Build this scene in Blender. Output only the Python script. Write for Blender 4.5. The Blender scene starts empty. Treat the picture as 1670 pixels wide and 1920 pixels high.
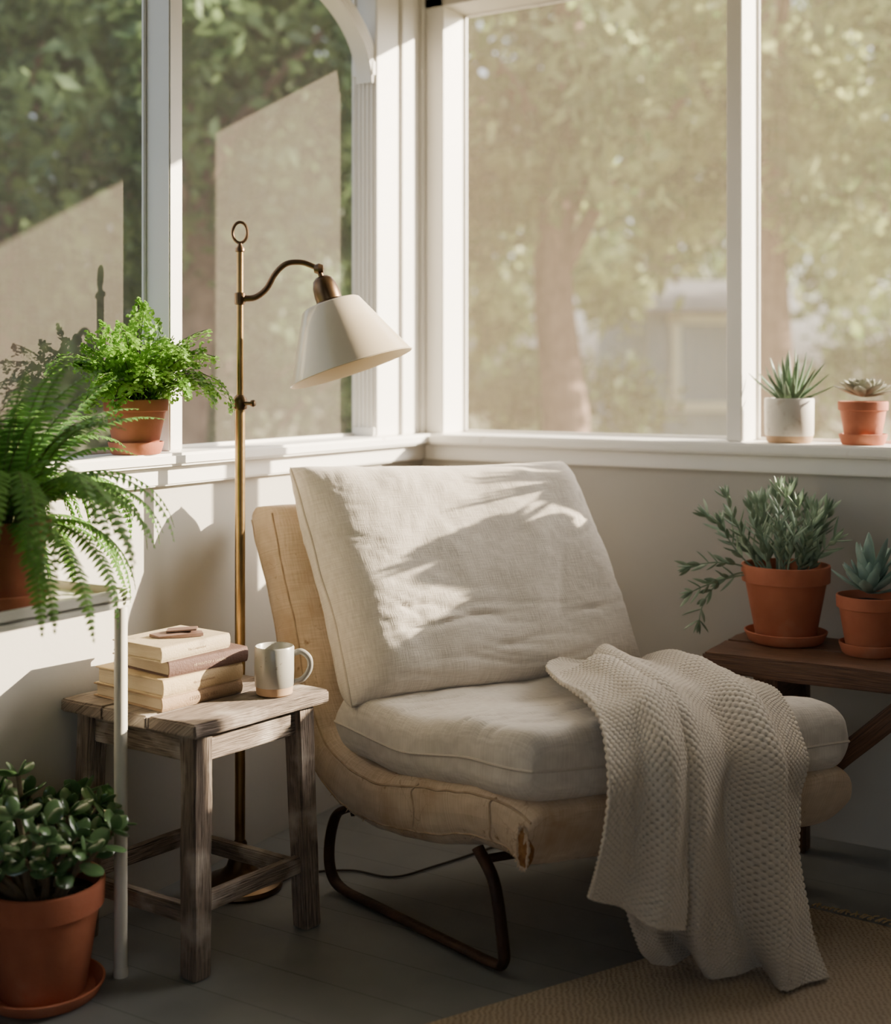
import bpy, math, random, bmesh
import numpy as np
from mathutils import Vector, Matrix, noise
rnd = random.Random(7)
pi = math.pi
U = rnd.uniform

# survey frame (metres; X to the side, D away from the tripod) -> room frame
# room frame: x along the north wall, y along the west wall, corner of the room at 0,0
def R(X, D, z=0.0):
    return Vector((2.058 + .855*X - .519*D, -3.255 + .519*X + .855*D, z))
def RD(X, D, z=0.0):
    return Vector((.855*X - .519*D, .519*X + .855*D, z))

# ---------------------------------------------------------------- materials
def newmat(name):
    m = bpy.data.materials.new(name); m.use_nodes = True
    nt = m.node_tree; nt.nodes.clear()
    out = nt.nodes.new('ShaderNodeOutputMaterial')
    return m, nt, out
def N(nt, t, **kw):
    n = nt.nodes.new(t)
    for k, v in kw.items(): setattr(n, k, v)
    return n
def M(name, c1, c2=None, scale=5, rough=.6, metal=0, bump=0, bscale=40, stretch=(1,1,1), uv=False,
      transl=0, sheen=0, coat=0, c3=None, c3lo=.6, c3hi=.7, c3scale=6, lo=.3, hi=.7, bstretch=None, spec=.5):
    m, nt, out = newmat(name)
    L = nt.links.new
    b = N(nt, 'ShaderNodeBsdfPrincipled')
    b.inputs['Roughness'].default_value = rough; b.inputs['Metallic'].default_value = metal
    b.inputs['Specular IOR Level'].default_value = spec
    if sheen: b.inputs['Sheen Weight'].default_value = sheen
    if coat: b.inputs['Coat Weight'].default_value = coat
    tc = N(nt, 'ShaderNodeTexCoord'); src = tc.outputs['UV' if uv else 'Object']
    mp = N(nt, 'ShaderNodeMapping'); mp.inputs['Scale'].default_value = stretch
    L(src, mp.inputs['Vector'])
    col = None
    if c2 is None: c2 = tuple(min(1, c*1.12) for c in c1)
    nz = N(nt, 'ShaderNodeTexNoise'); nz.inputs['Scale'].default_value = scale; nz.inputs['Detail'].default_value = 6
    L(mp.outputs[0], nz.inputs['Vector'])
    cr = N(nt, 'ShaderNodeValToRGB'); cr.color_ramp.elements[0].position = lo; cr.color_ramp.elements[1].position = hi
    cr.color_ramp.elements[0].color = (*c1, 1); cr.color_ramp.elements[1].color = (*c2, 1)
    L(nz.outputs['Fac'], cr.inputs[0]); col = cr.outputs[0]
    if c3:
        n3 = N(nt, 'ShaderNodeTexNoise'); n3.inputs['Scale'].default_value = c3scale; n3.inputs['Detail'].default_value = 8
        L(src, n3.inputs['Vector'])
        r3 = N(nt, 'ShaderNodeMapRange'); r3.inputs[1].default_value = c3lo; r3.inputs[2].default_value = c3hi
        L(n3.outputs['Fac'], r3.inputs[0])
        mx = N(nt, 'ShaderNodeMixRGB'); L(r3.outputs[0], mx.inputs[0]); L(col, mx.inputs[1]); mx.inputs[2].default_value = (*c3, 1)
        col = mx.outputs[0]
    L(col, b.inputs['Base Color'])
    if bump:
        mb_ = N(nt, 'ShaderNodeMapping'); mb_.inputs['Scale'].default_value = bstretch or stretch
        L(src, mb_.inputs['Vector'])
        nb = N(nt, 'ShaderNodeTexNoise'); nb.inputs['Scale'].default_value = bscale; nb.inputs['Detail'].default_value = 5
        L(mb_.outputs[0], nb.inputs['Vector'])
        bp = N(nt, 'ShaderNodeBump'); bp.inputs['Strength'].default_value = bump; bp.inputs['Distance'].default_value = .01
        L(nb.outputs['Fac'], bp.inputs['Height']); L(bp.outputs[0], b.inputs['Normal'])
    if transl:
        tr = N(nt, 'ShaderNodeBsdfTranslucent'); L(col, tr.inputs[0])
        ms = N(nt, 'ShaderNodeMixShader'); ms.inputs[0].default_value = transl
        L(b.outputs[0], ms.inputs[1]); L(tr.outputs[0], ms.inputs[2]); L(ms.outputs[0], out.inputs[0])
    else:
        L(b.outputs[0], out.inputs[0])
    return m

def weave(name, c1, c2, f=220, bump=.35, rough=.9, stain=None):
    """cloth with crossed slubby threads, uv in metres"""
    m, nt, out = newmat(name); L = nt.links.new
    b = N(nt, 'ShaderNodeBsdfPrincipled'); b.inputs['Roughness'].default_value = rough
    b.inputs['Specular IOR Level'].default_value = .15; b.inputs['Sheen Weight'].default_value = .15
    tc = N(nt, 'ShaderNodeTexCoord'); hs = []
    for sc in ((f, f*.07, 1), (f*.07, f, 1)):
        mp = N(nt, 'ShaderNodeMapping'); mp.inputs['Scale'].default_value = sc
        L(tc.outputs['UV'], mp.inputs['Vector'])
        nz = N(nt, 'ShaderNodeTexNoise'); nz.inputs['Scale'].default_value = 1.6; nz.inputs['Detail'].default_value = 3
        L(mp.outputs[0], nz.inputs['Vector']); hs.append(nz.outputs['Fac'])
    ad = N(nt, 'ShaderNodeMath', operation='ADD'); L(hs[0], ad.inputs[0]); L(hs[1], ad.inputs[1])
    hf = N(nt, 'ShaderNodeMath', operation='MULTIPLY'); L(ad.outputs[0], hf.inputs[0]); hf.inputs[1].default_value = .5
    cr = N(nt, 'ShaderNodeValToRGB'); cr.color_ramp.elements[0].position = .35; cr.color_ramp.elements[1].position = .65
    cr.color_ramp.elements[0].color = (*c1, 1); cr.color_ramp.elements[1].color = (*c2, 1)
    L(hf.outputs[0], cr.inputs[0]); col = cr.outputs[0]; height = hf.outputs[0]
    if stain:
        for sc, lo, hi, cc in ((7, .50, .78, stain), (42, .66, .76, tuple(c*.65 for c in stain))):
            n3 = N(nt, 'ShaderNodeTexNoise'); n3.inputs['Scale'].default_value = sc; n3.inputs['Detail'].default_value = 6
            L(tc.outputs['Object'], n3.inputs['Vector'])
            r3 = N(nt, 'ShaderNodeMapRange'); r3.inputs[1].default_value = lo; r3.inputs[2].default_value = hi
            L(n3.outputs['Fac'], r3.inputs[0])
            mx = N(nt, 'ShaderNodeMixRGB'); L(r3.outputs[0], mx.inputs[0]); L(col, mx.inputs[1]); mx.inputs[2].default_value = (*cc, 1)
            col = mx.outputs[0]
        # fine wear cracks
        dn = N(nt, 'ShaderNodeTexNoise'); dn.inputs['Scale'].default_value = 14; dn.inputs['Detail'].default_value = 5; L(tc.outputs['Object'], dn.inputs['Vector'])
        ds = N(nt, 'ShaderNodeVectorMath', operation='SCALE'); L(dn.outputs['Color'], ds.inputs[0]); ds.inputs['Scale'].default_value = .12
        da = N(nt, 'ShaderNodeVectorMath', operation='ADD'); L(tc.outputs['Object'], da.inputs[0]); L(ds.outputs[0], da.inputs[1])
        vo = N(nt, 'ShaderNodeTexVoronoi', feature='DISTANCE_TO_EDGE'); vo.inputs['Scale'].default_value = 8; L(da.outputs[0], vo.inputs['Vector'])
        vr = N(nt, 'ShaderNodeMapRange'); vr.inputs[1].default_value = .0; vr.inputs[2].default_value = .014; vr.inputs[3].default_value = .40; vr.inputs[4].default_value = 0
        L(vo.outputs['Distance'], vr.inputs[0])
        n4 = N(nt, 'ShaderNodeTexNoise'); n4.inputs['Scale'].default_value = 6; L(tc.outputs['Object'], n4.inputs['Vector'])
        r4 = N(nt, 'ShaderNodeMapRange'); r4.inputs[1].default_value = .50; r4.inputs[2].default_value = .62; L(n4.outputs['Fac'], r4.inputs[0])
        mm = N(nt, 'ShaderNodeMath', operation='MULTIPLY'); L(vr.outputs[0], mm.inputs[0]); L(r4.outputs[0], mm.inputs[1])
        mx = N(nt, 'ShaderNodeMixRGB'); L(mm.outputs[0], mx.inputs[0]); L(col, mx.inputs[1]); mx.inputs[2].default_value = (.22,.12,.06,1)
        col = mx.outputs[0]
    L(col, b.inputs['Base Color'])
    bp = N(nt, 'ShaderNodeBump'); bp.inputs['Strength'].default_value = bump; bp.inputs['Distance'].default_value = .003
    L(height, bp.inputs['Height']); L(bp.outputs[0], b.inputs['Normal'])
    L(b.outputs[0], out.inputs[0]); return m

def knit(name, c1, c2, per=.0105, bump=1.0, dist=.004, jit=.004):
    m, nt, out = newmat(name); L = nt.links.new
    b = N(nt, 'ShaderNodeBsdfPrincipled'); b.inputs['Roughness'].default_value = .95
    b.inputs['Specular IOR Level'].default_value = .05; b.inputs['Sheen Weight'].default_value = .15
    tc = N(nt, 'ShaderNodeTexCoord')
    nz = N(nt, 'ShaderNodeTexNoise'); nz.inputs['Scale'].default_value = 45; L(tc.outputs['UV'], nz.inputs['Vector'])
    vs = N(nt, 'ShaderNodeVectorMath', operation='SCALE'); L(nz.outputs['Color'], vs.inputs[0]); vs.inputs['Scale'].default_value = jit
    va = N(nt, 'ShaderNodeVectorMath', operation='ADD'); L(tc.outputs['UV'], va.inputs[0]); L(vs.outputs[0], va.inputs[1])
    sp = N(nt, 'ShaderNodeSeparateXYZ'); L(va.outputs[0], sp.inputs[0])
    s = []
    for i in (0, 1):
        mu = N(nt, 'ShaderNodeMath', operation='MULTIPLY'); L(sp.outputs[i], mu.inputs[0]); mu.inputs[1].default_value = pi/per
        si = N(nt, 'ShaderNodeMath', operation='SINE'); L(mu.outputs[0], si.inputs[0]); s.append(si)
    pr = N(nt, 'ShaderNodeMath', operation='MULTIPLY'); L(s[0].outputs[0], pr.inputs[0]); L(s[1].outputs[0], pr.inputs[1])
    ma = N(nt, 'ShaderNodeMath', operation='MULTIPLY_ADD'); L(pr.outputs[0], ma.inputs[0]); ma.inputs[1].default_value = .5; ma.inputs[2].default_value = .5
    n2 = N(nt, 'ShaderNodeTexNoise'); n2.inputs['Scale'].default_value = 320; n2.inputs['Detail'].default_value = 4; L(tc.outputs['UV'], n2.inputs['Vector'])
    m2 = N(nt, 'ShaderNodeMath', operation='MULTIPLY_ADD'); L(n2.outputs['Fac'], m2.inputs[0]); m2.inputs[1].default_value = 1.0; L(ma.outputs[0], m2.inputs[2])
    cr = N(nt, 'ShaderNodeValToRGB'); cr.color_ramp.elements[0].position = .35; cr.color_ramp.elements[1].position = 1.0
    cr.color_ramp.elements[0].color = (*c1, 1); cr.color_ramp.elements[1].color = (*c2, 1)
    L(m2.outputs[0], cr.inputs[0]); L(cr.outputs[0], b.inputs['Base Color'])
    bp = N(nt, 'ShaderNodeBump'); bp.inputs['Strength'].default_value = bump; bp.inputs['Distance'].default_value = dist
    L(m2.outputs[0], bp.inputs['Height']); L(bp.outputs[0], b.inputs['Normal'])
    L(b.outputs[0], out.inputs[0]); return m

def screenmat(name, col, fac, tl=.45, var=.14):
    m, nt, out = newmat(name); L = nt.links.new
    tc = N(nt, 'ShaderNodeTexCoord'); hs = []
    for sc in ((1, 1, 60), (22, 22, 1.2)):
        mp = N(nt, 'ShaderNodeMapping'); mp.inputs['Scale'].default_value = sc
        L(tc.outputs['Object'], mp.inputs['Vector'])
        nz = N(nt, 'ShaderNodeTexNoise'); nz.inputs['Scale'].default_value = 9; nz.inputs['Detail'].default_value = 4
        L(mp.outputs[0], nz.inputs['Vector']); hs.append(nz.outputs['Fac'])
    ad = N(nt, 'ShaderNodeMath', operation='ADD'); L(hs[0], ad.inputs[0]); L(hs[1], ad.inputs[1])
    mr = N(nt, 'ShaderNodeMapRange'); mr.inputs[1].default_value = .7; mr.inputs[2].default_value = 1.3
    mr.inputs[3].default_value = fac*(1-var); mr.inputs[4].default_value = fac*(1+var); L(ad.outputs[0], mr.inputs[0])
    d = N(nt, 'ShaderNodeBsdfDiffuse'); d.inputs[0].default_value = (*col, 1)
    t = N(nt, 'ShaderNodeBsdfTranslucent'); t.inputs[0].default_value = (*col, 1)
    a = N(nt, 'ShaderNodeMixShader'); a.inputs[0].default_value = tl; L(d.outputs[0], a.inputs[1]); L(t.outputs[0], a.inputs[2])
    tr = N(nt, 'ShaderNodeBsdfTransparent')
    f = N(nt, 'ShaderNodeMixShader'); L(mr.outputs[0], f.inputs[0]); L(tr.outputs[0], f.inputs[1]); L(a.outputs[0], f.inputs[2])
    L(f.outputs[0], out.inputs[0]); return m

# ---------------------------------------------------------------- mesh builder
class MB:
    def __init__(s): s.v = []; s.f = []; s.uv = []; s.mi = []
    def add(s, vs, fs, uvs=None, mi=0):
        o = len(s.v); s.v += [tuple(p) for p in vs]
        s.uv += uvs if uvs else [(p[0]+p[1]*.7, p[2]+p[1]*.3) for p in vs]
        s.f += [tuple(i+o for i in f) for f in fs]; s.mi += [mi]*len(fs)
        return s
COL = bpy.context.scene.collection
def mkobj(name, mb, mats, base=Vector((0,0,0)), parent=None, smooth=True, ang=40):
    me = bpy.data.meshes.new(name)
    b = Vector(base)
    me.from_pydata([(p[0]-b.x, p[1]-b.y, p[2]-b.z) for p in mb.v], [], mb.f)
    ul = me.uv_layers.new(name='UVMap')
    li = np.zeros(len(me.loops), dtype=np.int32); me.loops.foreach_get('vertex_index', li)
    ul.data.foreach_set('uv', np.array(mb.uv, dtype=np.float32)[li].ravel())
    for m in (mats if isinstance(mats, (list, tuple)) else [mats]): me.materials.append(m)
    me.polygons.foreach_set('material_index', np.array(mb.mi, dtype=np.int32))
    if smooth:
        me.polygons.foreach_set('use_smooth', np.ones(len(me.polygons), dtype=bool))
        if ang: me.set_sharp_from_angle(angle=math.radians(ang))
    me.update()
    o = bpy.data.objects.new(name, me); COL.objects.link(o)
    if parent: o.parent = parent
    else: o.location = b
    return o
def thing(name, label, cat, base, group=None):
    e = bpy.data.objects.new(name, None); e.empty_display_size = .05; e.location = base
    COL.objects.link(e); e['label'] = label; e['category'] = cat
    if group: e['group'] = group
    return e
def part(root, name, mb, mat, label=None, parent=None, **kw):
    o = mkobj(name, mb, mat, base=root.location, parent=parent or root, **kw)
    if label: o['label'] = label
    return o
def single(name, mb, mat, label, cat, **kw):
    a = np.array(mb.v); c = Vector(((a[:,0].min()+a[:,0].max())/2, (a[:,1].min()+a[:,1].max())/2, a[:,2].min()))
    o = mkobj(name, mb, mat, base=c, **kw); o['label'] = label; o['category'] = cat; return o
def struct(name, mb, mat, **kw):
    o = mkobj(name, mb, mat, **kw); o['kind'] = 'structure'; return o

def obox(mb, c, ax, size, bev=.003, mi=0, taper=1.0, seg=2, rough=0):
    bm = bmesh.new(); bmesh.ops.create_cube(bm, size=1)
    for v in bm.verts:
        t = taper if v.co.z < 0 else 1
        v.co = Vector((v.co.x*size[0]*t, v.co.y*size[1]*t, v.co.z*size[2]))
    if rough:
        bmesh.ops.subdivide_edges(bm, edges=bm.edges[:], cuts=rough, use_grid_fill=True)
        bmesh.ops.bevel(bm, geom=[e for e in bm.edges if e.calc_face_angle(0) > 1], offset=bev, segments=seg, affect='EDGES')
    elif bev: bmesh.ops.bevel(bm, geom=bm.edges[:], offset=bev, segments=seg, affect='EDGES')
    ax = [Vector(a).normalized() for a in ax]; li = max(range(3), key=lambda i: size[i]); o1, o2 = [i for i in range(3) if i != li]
    off = U(0, 9)
    vs = []; uv = []
    for v in bm.verts:
        p = Vector(c) + ax[0]*v.co.x + ax[1]*v.co.y + ax[2]*v.co.z
        if rough:
            p += noise.noise_vector(p*23)*bev*.5
        vs.append(p); uv.append((v.co[li]+off, v.co[o1]+v.co[o2]*1.3+off))
    fs = [[v.index for v in f.verts] for f in bm.faces]
    bm.free(); mb.add(vs, fs, uv, mi); return mb
AX = (Vector((1,0,0)), Vector((0,1,0)), Vector((0,0,1)))
def abox(mb, x0, x1, y0, y1, z0, z1, bev=.003, mi=0):
    return obox(mb, ((x0+x1)/2, (y0+y1)/2, (z0+z1)/2), AX, (abs(x1-x0), abs(y1-y0), abs(z1-z0)), bev, mi)
def bar(mb, a, b, w, h, side=None, bev=.003, rough=0, taper=1.0):
    a = Vector(a); b = Vector(b); d = (b-a); L = d.length; d.normalize()
    s = Vector(side) if side is not None else Vector((0,0,1)).cross(d)
    s = (s - d*s.dot(d)).normalized(); t = d.cross(s)
    return obox(mb, (a+b)/2, (s, t, d), (w, h, L), bev, rough=rough, taper=taper)
def spline(pts, n):
    P = [Vector(p) for p in pts]; P = [P[0]*2-P[1]] + P + [P[-1]*2-P[-2]]; out = []
    m = len(P)-3
    for k in range(n+1):
        t = k/n*m; i = min(int(t), m-1); t -= i
        a, b, c, d = P[i:i+4]
        out.append(.5*((2*b) + (c-a)*t + (2*a-5*b+4*c-d)*t*t + (3*b-a-3*c+d)*t**3))
    return out
def tube(mb, pts, r, seg=10, ry=None, mi=0, cap=True, closed=False):
    pts = [Vector(p) for p in pts]; n = len(pts)
    rs = r if isinstance(r, (list, tuple)) else [r]*n
    T = []
    for i in range(n):
        a = pts[(i-1) % n] if closed else pts[max(i-1, 0)]; b = pts[(i+1) % n] if closed else pts[min(i+1, n-1)]
        d = b-a; T.append(d.normalized() if d.length > 1e-9 else Vector((0,0,1)))
    up = Vector((0,0,1)) if abs(T[0].z) < .9 else Vector((1,0,0))
    s = T[0].cross(up).normalized(); vs = []; uv = []; acc = 0
    for i in range(n):
        s = (s - T[i]*s.dot(T[i])).normalized(); t = T[i].cross(s)
        if i: acc += (pts[i]-pts[i-1]).length
        for k in range(seg):
            an = 2*pi*k/seg
            vs.append(pts[i] + s*math.cos(an)*rs[i] + t*math.sin(an)*(ry if ry else rs[i]))
            uv.append((acc, k/seg*.1))
    fs = []
    for i in range(n if closed else n-1):
        for k in range(seg):
            j = (i+1) % n; k2 = (k+1) % seg
            fs.append((i*seg+k, i*seg+k2, j*seg+k2, j*seg+k))
    if cap and not closed:
        fs.append(tuple(range(seg))[::-1]); fs.append(tuple((n-1)*seg+k for k in range(seg)))
    mb.add(vs, fs, uv, mi); return mb
def lathe(mb, prof, c, seg=48, q=None, mi=0, closed=False):
    c = Vector(c); vs = []; uv = []; n = len(prof)
    for i, (r, z) in enumerate(prof):
        for k in range(seg):
            a = 2*pi*k/seg; p = Vector((r*math.cos(a), r*math.sin(a), z))
            if q: p = q @ p
            vs.append(c+p); uv.append((a*.1, z+r))
    fs = []
    for i in range(n if closed else n-1):
        j = (i+1) % n
        for k in range(seg):
            k2 = (k+1) % seg
            fs.append((i*seg+k, i*seg+k2, j*seg+k2, j*seg+k))
    mb.add(vs, fs, uv, mi); return mb
def pillow(mb, F, nu, nv, T, p=6, q=2.5, wu=1, wv=1, mi=0, pv=None):
    pv = pv or p
    for side in (1, -1):
        vs = []; uv = []
        for i in range(nu+1):
            a = math.sin(pi/2*(2*i/nu-1))*.85 + (2*i/nu-1)*.15; u = (a+1)/2
            for j in range(nv+1):
                b = math.sin(pi/2*(2*j/nv-1))*.85 + (2*j/nv-1)*.15; v = (b+1)/2
                e = max(0, 1-abs(a)**p)*max(0, 1-abs(b)**pv)
                vs.append(F(u, v, side*T/2*e**(1/q), side)); uv.append((u*wu, v*wv))
        fs = []
        for i in range(nu):
            for j in range(nv):
                k = i*(nv+1)+j; f = (k, k+nv+1, k+nv+2, k+1)
                fs.append(f if side > 0 else f[::-1])
        mb.add(vs, fs, uv, mi)
    return mb
def blade(mb, base, d, nrm, L, W, prof=((0,.35),(.35,1),(.75,.7),(1,0)), fold=.15, curl=0., mi=0, clamp=None):
    d = d.normalized(); s = d.cross(nrm).normalized(); n = s.cross(d)
    vs = []; 
    for t, w in prof:
        c = base + d*(L*t) - n*(curl*L*t*t)
        vs += [c - s*(W*w/2) + n*(fold*W*w), c, c + s*(W*w/2) + n*(fold*W*w)]
    fs = []
    for i in range(len(prof)-1):
        o = i*3; fs += [(o, o+1, o+4, o+3), (o+1, o+2, o+5, o+4)]
    if clamp: vs = [clamp(v) for v in vs]
    mb.add(vs, fs, None, mi)
def fatleaf(mb, base, d, nrm, L, W, T, prof, curl=0., seg=8, mi=0, cup=0.):
    d = d.normalized(); s = d.cross(nrm).normalized(); n = s.cross(d); vs = []
    for t, w in prof:
        c = base + d*(L*t) + n*(curl*L*t*t); w = max(w, .02)
        for k in range(seg):
            a = 2*pi*k/seg
            x = math.cos(a)*W*w/2
            vs.append(c + s*x + n*(math.sin(a)*T*(w**.6)/2 + cup*x*x/max(W, 1e-4)*4))
    fs = []; m = len(prof)
    for i in range(m-1):
        for k in range(seg):
            k2 = (k+1) % seg; fs.append((i*seg+k, i*seg+k2, (i+1)*seg+k2, (i+1)*seg+k))
    fs.append(tuple(range(seg))[::-1]); fs.append(tuple((m-1)*seg+k for k in range(seg)))
    mb.add(vs, fs, None, mi)
def ell(az, el): return Vector((math.cos(az)*math.cos(el), math.sin(az)*math.cos(el), math.sin(el)))

# ---------------------------------------------------------------- material set
m_white = M('painted_wood_white', (.78,.755,.70), (.84,.815,.765), 3, .45, bump=.08, bscale=30, c3=(.55,.5,.42), c3lo=.70, c3hi=.82, c3scale=14)
m_wall = M('painted_wall_plaster', (.455,.430,.380), (.51,.485,.43), 2, .8, bump=.05, bscale=60)
m_ceil = M('ceiling_paint', (.66,.64,.60), None, 2, .8)
m_linen = weave('natural_linen', (.54,.48,.405), (.73,.665,.575), 260, .5)
m_canvas = weave('worn_tan_canvas', (.50,.375,.255), (.68,.54,.395), 200, .45, stain=(.42,.265,.145))
m_piping = weave('linen_piping', (.48,.42,.34), (.64,.57,.48), 300, .3)
PER = .0078
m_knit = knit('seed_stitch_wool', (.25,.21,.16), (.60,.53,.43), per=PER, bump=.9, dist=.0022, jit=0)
m_rust = M('rusted_steel', (.03,.016,.011), (.08,.036,.019), 18, .55, metal=.5, bump=.2, bscale=90)
m_foam = M('old_foam', (.22,.085,.03), (.48,.24,.08), 60, .95, bump=.8, bscale=120)
m_brass = M('aged_brass', (.22,.14,.06), (.40,.27,.12), 10, .34, metal=1, bump=.05, bscale=60)
m_bronze = M('dark_bronze', (.09,.055,.032), (.17,.11,.06), 14, .36, metal=1)
m_shade = M('cream_enamel', (.57,.475,.335), (.65,.555,.41), 6, .30, coat=.3)
m_shadein = M('cream_enamel_inside', (.70,.58,.40), None, 6, .5)
m_old = M('weathered_grey_wood', (.075,.052,.037), (.31,.24,.185), 5, .75, bump=.7, bscale=7, stretch=(3,45,1), uv=True, c3=(.46,.39,.32), c3lo=.50, c3hi=.68, c3scale=10)
m_dark = M('dark_stained_wood', (.06,.026,.013), (.18,.085,.042), 5, .5, bump=.4, bscale=7, stretch=(2.5,38,1), uv=True)
m_terra = M('terracotta', (.35,.10,.048), (.46,.155,.08), 9, .8, bump=.08, bscale=80, c3=(.50,.27,.17), c3lo=.6, c3hi=.85, c3scale=8)
m_soil = M('potting_soil', (.02,.013,.008), (.07,.045,.03), 60, .95, bump=1, bscale=90)
m_stand = M('cream_painted_steel', (.60,.57,.49), None, 12, .4, c3=(.4,.3,.2), c3lo=.7, c3hi=.8, c3scale=30)
m_fern = M('fern_green', (.085,.22,.035), (.21,.43,.08), 12, .5, transl=.35)
m_maid = M('bright_fern_green', (.14,.33,.035), (.30,.53,.09), 14, .5, transl=.42)
m_fstem = M('fern_stem', (.12,.14,.04), (.2,.22,.07), 20, .6)
m_dstem = M('dark_thin_stem', (.03,.02,.012), None, 20, .6)
m_jade = M('jade_green', (.05,.115,.04), (.12,.215,.085), 14, .28, coat=.25)
m_jstem = M('jade_stem', (.12,.085,.05), (.22,.17,.1), 20, .8, bump=.3, bscale=60)
m_sage = M('sage_green_leaf', (.14,.21,.13), (.30,.38,.27), 18, .5)
m_aloe = M('aloe_green', (.08,.15,.075), (.18,.26,.15), 20, .5)
m_blue = M('blue_green_succulent', (.17,.27,.22), (.31,.41,.35), 20, .6)
m_ech = M('dusty_brown_green_succulent', (.20,.20,.14), (.36,.35,.26), 30, .65)
m_pale = M('pale_stoneware_pot', (.52,.48,.41), (.64,.60,.52), 14, .6, c3=(.42,.36,.28), c3lo=.6, c3hi=.75, c3scale=40)
m_glaze = M('grey_speckled_glaze', (.29,.275,.24), (.40,.385,.335), 8, .3, coat=.25, c3=(.15,.12,.09), c3lo=.66, c3hi=.72, c3scale=150)
m_clay = M('raw_clay', (.36,.23,.13), (.45,.3,.18), 30, .8)

def floor_mat():
    m, nt, out = newmat('painted_grey_floorboards'); L = nt.links.new
    b = N(nt, 'ShaderNodeBsdfPrincipled'); b.inputs['Roughness'].default_value = .42
    tc = N(nt, 'ShaderNodeTexCoord')
    br = N(nt, 'ShaderNodeTexBrick'); br.inputs['Scale'].default_value = 1
    br.inputs['Brick Width'].default_value = 8; br.inputs['Row Height'].default_value = .14
    br.inputs['Mortar Size'].default_value = .0012; br.inputs['Mortar Smooth'].default_value = .4
    br.inputs['Color1'].default_value = (.175,.182,.180,1); br.inputs['Color2'].default_value = (.19,.197,.194,1); br.inputs['Mortar'].default_value = (.08,.08,.08,1)
    L(tc.outputs['Object'], br.inputs['Vector'])
    nz = N(nt, 'ShaderNodeTexNoise'); nz.inputs['Scale'].default_value = 6; nz.inputs['Detail'].default_value = 9; L(tc.outputs['Object'], nz.inputs['Vector'])
    mr = N(nt, 'ShaderNodeMapRange'); mr.inputs[3].default_value = .7; mr.inputs[4].default_value = 1.3; L(nz.outputs['Fac'], mr.inputs[0])
    vm = N(nt, 'ShaderNodeVectorMath', operation='SCALE'); L(br.outputs['Color'], vm.inputs[0]); L(mr.outputs[0], vm.inputs['Scale'])
    L(vm.outputs[0], b.inputs['Base Color'])
    bp = N(nt, 'ShaderNodeBump'); bp.invert = True; bp.inputs['Strength'].default_value = .3; bp.inputs['Distance'].default_value = .002
    L(br.outputs['Fac'], bp.inputs['Height']); L(bp.outputs[0], b.inputs['Normal'])
    L(b.outputs[0], out.inputs[0]); return m
m_floor = floor_mat()
m_rug = knit('jute_weave', (.17,.125,.08), (.44,.35,.25), per=.0065, bump=.9, dist=.0022, jit=.016)
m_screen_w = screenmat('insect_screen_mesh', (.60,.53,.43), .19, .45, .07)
m_screen_n = screenmat('screen_mesh_painted_haze', (.66,.54,.39), .14, .42, .16)  # warmer copy of the screen; sunlit tan haze put into its colour

# ---------------------------------------------------------------- room shell
struct('floor', abox(MB(), -.13, 4.3, -5.3, .13, -.1, 0, 0), m_floor, smooth=False)
struct('ceiling', abox(MB(), -.13, 4.3, -5.3, .13, 2.5, 2.6, 0), m_ceil, smooth=False)
w = MB(); abox(w, -.08, 0, -5.2, .13, 0, .94, 0); abox(w, -.08, 0, -5.2, .13, 2.25, 2.5, 0); abox(w, -.08, 0, -5.2, -2.45, .94, 2.25, 0)
struct('wall_west', w, m_wall, smooth=False)
w = MB(); abox(w, 0, 4.3, 0, .13, 0, .94, 0); abox(w, 0, 4.3, 0, .13, 2.22, 2.5, 0); abox(w, 1.97, 4.3, 0, .13, .94, 2.22, 0)
struct('wall_north', w, m_wall, smooth=False)
w = MB(); abox(w, 4.2, 4.3, -5.2, 0, 0, 2.5, 0); struct('wall_east', w, m_wall, smooth=False)
w = MB(); abox(w, -.08, 1.6, -5.3, -5.2, 0, 2.5, 0); abox(w, 1.6, 4.3, -5.3, -5.2, 0, .9, 0); abox(w, 1.6, 4.3, -5.3, -5.2, 2.3, 2.5, 0); abox(w, 4.0, 4.3, -5.3, -5.2, .9, 2.3, 0)
struct('added_wall_south', w, m_wall, smooth=False)  # unseen wall, added and left part open to lower the fill light
ZS = .974
w = MB(); abox(w, -.09, .05, -5.2, .13, .945, ZS, .006); abox(w, -.001, .022, -5.2, -.001, .90, .945, .004)
struct('trim_1', w, m_white)
w = MB(); abox(w, .0505, 4.2, -.05, .13, .945, ZS, .006); abox(w, .023, 4.2, -.022, .001, .90, .945, .004)
struct('trim_2', w, m_white)
w = MB(); abox(w, -.08, 0, -.235, .0, ZS, 2.25, .003); abox(w, 0, .010, -.12, -.055, ZS, 2.25, .003)
abox(w, -.08, .0, .0, .13, ZS, 2.25, 0); tube(w, [(.006,-.008,ZS), (.006,-.008,2.25)], .009, 12)
for k in range(5): tube(w, [(-.070+.014*k, -.236, ZS), (-.070+.014*k, -.236, 1.98)], .0055, 8)
abox(w, -.078, -.004, -.247, -.235, 1.98, 2.02, .002); abox(w, -.078, -.004, -.245, -.235, ZS, 1.0, .002)
struct('trim_3', w, m_white)
w = MB(); abox(w, .0, .073, .0, .13, ZS, 2.25, .003)
struct('trim_4', w, m_white)
struct('trim_5', abox(MB(), .926, .967, .0, .13, ZS, 2.22, .003), m_white)
struct('trim_6', abox(MB(), 1.93, 1.97, .0, .13, ZS, 2.22, .003), m_white)
struct('trim_7', abox(MB(), -.08, 0, -1.06, -1.017, ZS, 2.25, .003), m_white)
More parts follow.
